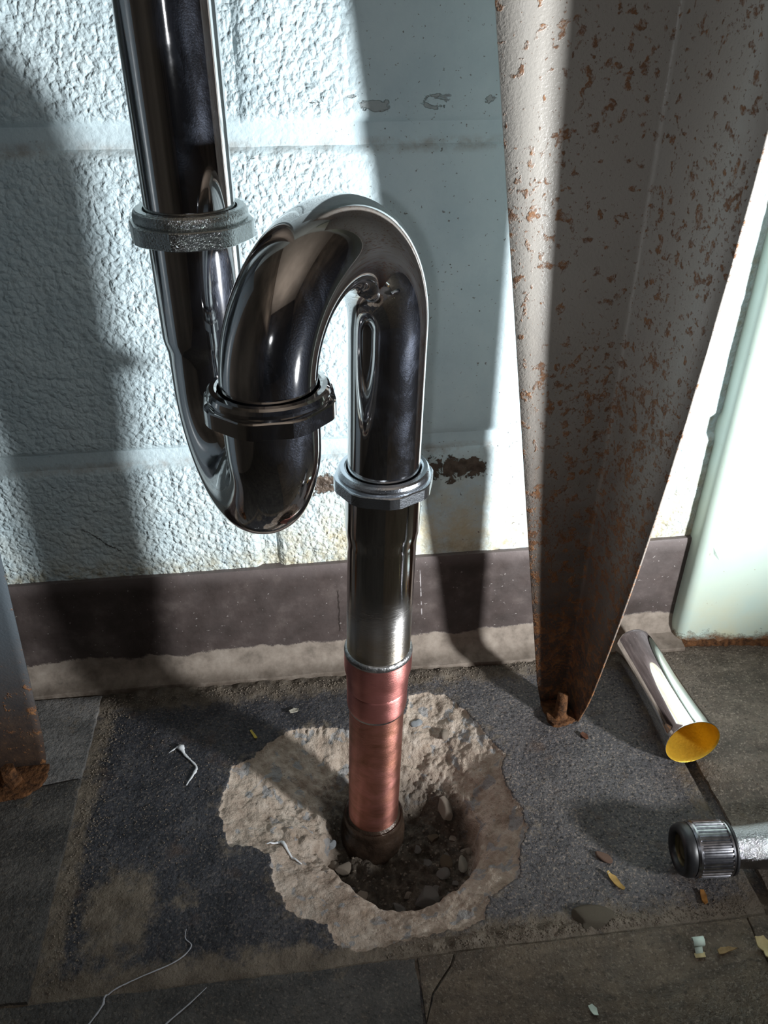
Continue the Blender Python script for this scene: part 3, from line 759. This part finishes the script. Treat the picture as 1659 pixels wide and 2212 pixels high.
# ------------------------------------------------------------------ knurled hand tool at the right edge
def hand_tool():
    c = Vector((.2240, -.2175, .0180)); ax = Vector((1, -.075, .0)).normalized()
    t = thing('hand_tool', (.255, -.220, .0008), 'pebbled chrome tool handle with a ribbed dark cap, lying at the right edge', 'tool')
    q = ax.to_track_quat('Z', 'Y')
    def put(V): return [q @ Vector(v) + c - t.location for v in V]
    V, F = lathe([(.0100, -.0008), (.0108, -.0030), (.0128, -.0040), (.0150, -.0030), (.0163, -.0002), (.0164, .0022), (.0158, .0040), (.0152, .0048)], 64)
    mesh('rubber_ring', put(V), F, M['rubber'], t)
    V, F = lathe([(.0001, .0006), (.0052, .0006), (.0056, .0002), (.0060, .0006), (.0098, .0004), (.0102, -.0010)], 48)
    mesh('end_disc', put(V), F, M['disc'], t)
    # ribbed cap
    V, F = [], []; ribs = 36; n = ribs * 6
    prof = [(.0150, .0036, 0), (.0163, .0038, 0), (.0170, .0052, 0), (.0170, .0064, 0), (.0171, .0070, 1), (.0172, .0080, 1), (.0172, .0240, 1), (.0171, .0250, 1), (.0168, .0256, 0), (.0168, .0266, 0), (.0160, .0274, 0), (.0125, .0276, 0)]
    for r, z, k in prof:
        for i in range(n):
            a = 2 * math.pi * i / n; ph = i % 6
            rr = r - (.0011 if (k and ph in (0, 1, 2)) else 0); V.append((rr * math.cos(a), rr * math.sin(a), z))
    for i in range(len(prof) - 1):
        for k in range(n): F.append((i * n + k, i * n + (k + 1) % n, (i + 1) * n + (k + 1) % n, (i + 1) * n + k))
    mesh('ribbed_cap', put(V), F, M['knurl'], t, True, 25)
    V, F = lathe([(.0160, .0272), (.0166, .0276), (.0166, .0290), (.0150, .0294), (.0128, .0294)], 64)
    mesh('collar', put(V), F, M['rubber'], t)
    V, F = lathe([(.0127, .029), (.0128, .036), (.0131, .044), (.0138, .052), (.0148, .062), (.0154, .080), (.0154, .150)], 64, cap1=True)
    mesh('shaft', put(V), F, M['pebbled'], t)
hand_tool()

# ------------------------------------------------------------------ stones
def rock_mesh(seed, flat=.7, cuts=9):
    r = random.Random(seed); bm = bmesh.new(); bmesh.ops.create_icosphere(bm, subdivisions=3, radius=1)
    for _ in range(cuts):
        nrm = Vector((r.gauss(0, 1), r.gauss(0, 1), r.gauss(0, 1))).normalized(); d = r.uniform(.45, .85)
        for v in bm.verts:
            k = v.co.dot(nrm) - d
            if k > 0: v.co -= nrm * k * .94
    for v in bm.verts: v.co *= 1 + r.uniform(-.03, .03)
    for v in bm.verts: v.co.z *= flat
    me = bpy.data.meshes.new('stone'); bm.to_mesh(me); bm.free(); me.shade_smooth(); me.set_sharp_from_angle(angle=math.radians(32))
    return me


def stone(x, y, sx, sy, sz, mat, label, seed, group=None, rz=0., dz=.35, name='stone', tilt=0., flat=.75, cuts=9):
    me = rock_mesh(seed, flat, cuts); me.materials.append(M[mat])
    o = bpy.data.objects.new(name, me); COL.objects.link(o)
    o.scale = (sx, sy, sz); o.rotation_euler = (tilt, tilt * .6, rz); o.location = (x, y, ground(x, y) + sz * dz)
    return tag(o, label, 'stone', group)


stone(.0660, -.196, .0110, .0085, .0085, 'rock_grey', 'biggest grey angular stone in the bottom of the hole, in front of the copper pipe', 11, rz=.4, tilt=.3)
stone(.0960, -.170, .0042, .0070, .0050, 'rock_pale', 'pale cream rounded stone at the right side of the hole bottom', 12, rz=-.2, cuts=5)
stone(.0905, -.133, .0060, .0105, .0060, 'rock_beige', 'tall sand-coloured lump standing in the right wall of the hole', 13, rz=.25, tilt=.35, dz=.6)
stone(.0835, -.199, .0045, .0080, .0045, 'rock_grey', 'long grey sliver leaning on the front right lip of the hole', 14, rz=.7, tilt=.4)
stone(.0330, -.199, .0060, .0050, .0050, 'rock_grey', 'grey stone against the front left wall of the hole, before the dark hub', 15, rz=.9)
stone(.0130, -.163, .0065, .0055, .0050, 'rock_beige', 'beige broken stone left of the dark hub in the hole', 16, rz=.3)
stone(.0055, -.150, .0040, .0034, .0034, 'rock_blue', 'small bluish stone chip at the left end of the hole bottom', 17, rz=1.2)
stone(.0790, -.147, .0048, .0040, .0034, 'rock_brown', 'brown stone on the rubble right of the copper pipe', 18, rz=.2)
stone(.0780, -.0720, .0055, .0045, .0040, 'rock_blue', 'bluish-white stone bedded in the broken rim behind and right of the pipe', 19, rz=.5, dz=.2)
stone(.0985, -.0840, .0040, .0060, .0045, 'rock_beige', 'pointed pale stone set in the rim toward the rusty sink leg', 20, rz=-.35, dz=.3)
spots = [(.045, -.206), (.056, -.208), (.075, -.206), (.088, -.186), (.055, -.186), (.101, -.160), (.088, -.158), (.072, -.165), (.081, -.178), (.024, -.188), (.017, -.178), (.066, -.155), (.098, -.182), (.066, -.211), (.074, -.188), (.094, -.148), (.036, -.212), (.047, -.197), (.085, -.168), (.006, -.160)]
rr = random.Random(5)
for i, (x, y) in enumerate(spots):
    s = rr.uniform(.0026, .0048)
    stone(x, y, s * rr.uniform(.9, 1.4), s, s * .8, rr.choice(['rock_grey', 'rock_grey', 'rock_brown', 'rock_beige']), 'small loose stone among the rubble on the bottom of the hole', 40 + i % 6, 'small stones in the hole', rr.uniform(0, 3))

# ------------------------------------------------------------------ loose scraps on the floor
def flake(name, pts, th, mat, label, cat, curl=0., rz=0., z=None):
    cx = sum(p[0] for p in pts) / len(pts); cy = sum(p[1] for p in pts) / len(pts)
    bm = bmesh.new(); vs = [bm.verts.new((x - cx, y - cy, 0)) for x, y in pts]; f = bm.faces.new(vs)
    bmesh.ops.triangulate(bm, faces=[f]); bmesh.ops.subdivide_edges(bm, edges=bm.edges[:], cuts=2, use_grid_fill=True)
    L = max(math.hypot(v.co.x, v.co.y) for v in bm.verts)
    for v in bm.verts: v.co.z = curl * ((v.co.x ** 2 + v.co.y ** 2) / L) + random.uniform(-.0001, .0001)
    r = bmesh.ops.extrude_face_region(bm, geom=bm.faces[:])
    for g in r['geom']:
        if isinstance(g, bmesh.types.BMVert): g.co.z += th
    bmesh.ops.recalc_face_normals(bm, faces=bm.faces)
    me = bpy.data.meshes.new(name); bm.to_mesh(me); bm.free()
    o = link_mesh(name, me, M[mat]); me.set_sharp_from_angle(angle=math.radians(40))
    zz = z if z is not None else max(ground(cx, cy), -.0012)
    o.location = (cx, cy, zz + .0002)
    return tag(o, label, cat)


flake('leaf_scrap', [(.1776, -.2162), (.1790, -.2155), (.1800, -.2172), (.1828, -.2190), (.1836, -.2215), (.1842, -.2245), (.1852, -.2280), (.1836, -.2300), (.1815, -.2270), (.1800, -.2235), (.1785, -.2200)], .0007, 'flake_ochre', 'ochre leaf-shaped scrap with a pale green tip on the dark floor below the ribbed tool', 'scrap', .35)
flake('leaf_tip', [(.1774, -.2160), (.1790, -.2152), (.1797, -.2166), (.1784, -.2176)], .0006, 'flake_mint', 'tiny pale green tip at the upper end of the ochre scrap', 'scrap', .3, z=.0002)
stone(.1800, -.2050, .0032, .0062, .0026, 'rock_red', 'reddish brown crumb of rust on the floor left of the tool', 31, rz=.75, dz=.5, name='crumb', cuts=6)
flake('orange_scrap', [(.2315, -.2345), (.2335, -.2350), (.2340, -.2385), (.2325, -.2430), (.2300, -.2440), (.2296, -.2410), (.2305, -.2370)], .0012, 'flake_orange', 'orange brown sliver on the dark floor near the front joint', 'scrap', .2)
stone(.1600, -.2440, .0150, .0085, .0055, 'slab', 'flat dusty slab of stone bedded in the mortar of the front joint', 33, rz=-.25, dz=.25, name='stone_slab', flat=.6, cuts=7)


def curl_chip():
    t = thing('paint_curl', (.2130, -.2690, .0015), 'curled pale green paint chip standing on the brown front tile', 'paint chip')
    def strip(nm, pts, wid, mat):
        V = []; F = []
        for (y, z) in pts: V += [(-wid / 2 + y * .15, y, z), (wid / 2 + y * .15, y, z)]
        for i in range(len(pts) - 1): F.append((2 * i, 2 * i + 1, 2 * i + 3, 2 * i + 2))
        o = mesh(nm, V, F, M[mat], t); s = o.modifiers.new('s', 'SOLIDIFY'); s.thickness = .0005; return o
    strip('curled_top', [(.0022, .0034), (.0032, .0046), (.0024, .0058), (.0002, .0060), (-.0012, .0050), (-.0014, .0036)], .0068, 'flake_mint')
    strip('stem', [(.0020, .0036), (.0006, .0026), (-.0024, .0012), (-.0040, .0006)], .0046, 'flake_mint')
    strip('torn_foot', [(-.0036, .0006), (-.0052, .0004), (-.0066, .0008)], .0062, 'flake_cream')
curl_chip()
flake('tan_scrap', [(.2232, -.2728), (.2262, -.2712), (.2310, -.2716), (.2345, -.2742), (.2300, -.2740), (.2255, -.2750), (.2230, -.2755)], .0008, 'flake_tan', 'narrow tan paint scrap lying right of the curled green chip', 'scrap', .5, z=.0012)
flake('cream_scrap', [(.2462, -.2705), (.2520, -.2700), (.2560, -.2745), (.2560, -.2830), (.2512, -.2845), (.2490, -.2800), (.2500, -.2765), (.2470, -.2745)], .0009, 'flake_cream', 'cream paint scrap at the right edge of the front tile', 'paint chip', .8, z=.0018)
stone(.1653, -.2794, .0016, .0016, .0016, 'rock_brown', 'round brown pebble in the middle of the front tile', 35, dz=.9, name='pebble', cuts=4)
flake('white_scrap', [(.1385, -.2930), (.1410, -.2922), (.1430, -.2945), (.1425, -.2985), (.1402, -.2978), (.1392, -.2955)], .0006, 'flake_mint', 'small whitish paint speck lying low on the front tile', 'paint chip', .3, z=.0012)
flake('rust_scrap', [(.1982, -.1035), (.2005, -.1022), (.2036, -.1050), (.2030, -.1085), (.2008, -.1090), (.1990, -.1062)], .0010, 'flake_rust', 'dark rust flake on the floor just in front of the sink leg foot', 'rust flake', .2)
flake('yellow_straw', [(-.0500, -.0702), (-.0488, -.0692), (-.0462, -.0732), (-.0442, -.0772), (-.0452, -.0782), (-.0466, -.0772), (-.0480, -.0738)], .0006, 'straw', 'yellow bit of straw on the black mastic left of the pipe', 'scrap', .2)
flake('white_fleck', [(-.0200, -.0535), (-.0160, -.0510), (-.0125, -.0520), (-.0130, -.0545), (-.0165, -.0550), (-.0190, -.0560)], .0008, 'rock_pale', 'pale fleck of plaster near the baseboard left of the pipe', 'scrap', .3)


def strand(name, pts, rads, mat, label, cat, lift=.0005, squash=1.):
    P = []
    for i in range(len(pts) - 1):
        p0, p1, p2, p3 = [np.array(pts[max(0, min(len(pts) - 1, i + k))]) for k in (-1, 0, 1, 2)]
        for t in np.linspace(0, 1, 7)[:-1]:
            P.append(.5 * ((2 * p1) + (p2 - p0) * t + (2 * p0 - 5 * p1 + 4 * p2 - p3) * t * t + (3 * p1 - p0 - 3 * p2 + p3) * t ** 3))
    P.append(np.array(pts[-1])); R = np.interp(np.linspace(0, 1, len(P)), np.linspace(0, 1, len(rads)), rads)
    c = P[len(P) // 2]; P3 = []
    for p, r in zip(P, R):
        g = max(ground(p[0], p[1]), -.0012 if p[1] < -.253 else -1); g = max(g, .0004) if p[1] < -.2535 else g
        P3.append((p[0] - c[0], p[1] - c[1], g + r * .8 + lift))
    jr = random.Random(9); R = [q * jr.uniform(.75, 1.25) for q in R]
    V, F = sweep(P3, list(R), 8); nb = 8
    for i in range(len(P3)):
        for k in range(nb): V[i * nb + k].z = P3[i][2] - R[i] * .4 + (V[i * nb + k].z - P3[i][2]) * .55
    o = mesh(name, V, F, M[mat]); o.location = (c[0], c[1], 0)
    return tag(o, label, cat)


t1 = strand('plastic_shred', [(-.1093, -.0835), (-.1027, -.0786), (-.1005, -.0800), (-.0975, -.0862), (-.0925, -.0925), (-.0880, -.0989), (-.0889, -.1042), (-.0939, -.1145)], [.0002, .0010, .0026, .0010, .0007, .0009, .0011, .0004], 'white', 'frayed white plastic shred curling over the black mastic at left', 'scrap')
strand('thread', [(-.0851, -.2202), (-.0852, -.2258), (-.0813, -.2305), (-.0844, -.2355), (-.0919, -.24), (-.1094, -.2457), (-.1215, -.2505), (-.1264, -.2549), (-.1271, -.2597), (-.1323, -.2679), (-.1390, -.2760)], [.0002, .0003, .0004, .0004, .0004, .0004, .0004, .0007, .0005, .0005], 'thread', 'long loose grey thread winding across the lower left floor', 'thread')
strand('thread', [(-.0706, -.2568), (-.0794, -.2644), (-.0906, -.273), (-.0980, -.2800)], [.0002, .0004, .0005, .0004], 'thread', 'shorter grey thread below the long one at the bottom left', 'thread')
strand('white_shred', [(-.0378, -.1650), (-.0297, -.1626), (-.0269, -.164), (-.0216, -.1733), (-.0150, -.1790)], [.0004, .0010, .0012, .0008, .0003], 'white', 'white torn shred on the left rim of the hole', 'scrap', .001)

# grit swept up along the base, the left joint and the front joint
def grit():
    r = np.random.default_rng(3); pts = []
    def add(n, fx, fy, s):
        for _ in range(n): pts.append((fx(), fy(), s * r.uniform(.5, 1.5)))
    add(1500, lambda: r.uniform(-.165, .30), lambda: -.024 - abs(r.normal(0, .007)), .0006)
    add(600, lambda: -.164 + abs(r.normal(0, .010)), lambda: r.uniform(-.25, -.02), .0006)
    add(500, lambda: r.uniform(-.165, -.06), lambda: r.uniform(-.18, -.04), .0005)
    add(900, lambda: r.uniform(.10, .262), lambda: r.uniform(-.25, -.10), .00035)
    add(700, lambda: r.uniform(.03, .255), lambda: -.2515 + abs(r.normal(0, .006)), .0006)
    add(300, lambda: r.uniform(.28, .40), lambda: r.uniform(-.24, -.03), .0005)
    add(420, lambda: r.uniform(.0, .105), lambda: r.uniform(-.215, -.11), .0009)
    P = np.array(pts); z, so, si = hfield(P[:, 0], P[:, 1]); z = np.where(P[:, 0] > .2735, .0008, z)
    keep = ((so < 0) | (si > .004)) & (np.hypot(P[:, 0] - .037, P[:, 1] + .14) > .024)
    P, z = P[keep], z[keep]; V, F = [], []
    O = np.array([(1, 0, 0), (-1, 0, 0), (0, 1, 0), (0, -1, 0), (0, 0, 1), (0, 0, -1)], float)
    FO = [(0, 2, 4), (2, 1, 4), (1, 3, 4), (3, 0, 4), (2, 0, 5), (1, 2, 5), (3, 1, 5), (0, 3, 5)]
    for (x, y, s), zz in zip(P, z):
        b = len(V); A = O * (s * r.uniform(.6, 1.3, (6, 1))); a = r.uniform(0, 6.28); c, sn = math.cos(a), math.sin(a)
        for q in A: V.append((x + q[0] * c - q[1] * sn, y + q[0] * sn + q[1] * c, zz + s * .3 + q[2] * .8))
        F += [tuple(b + i for i in f) for f in FO]
    o = mesh('grit', V, F, M['grit'], None, False); o['kind'] = 'stuff'
    tag(o, 'crumbs of sand and mortar swept along the baseboard and the tile joints', 'grit')
grit()
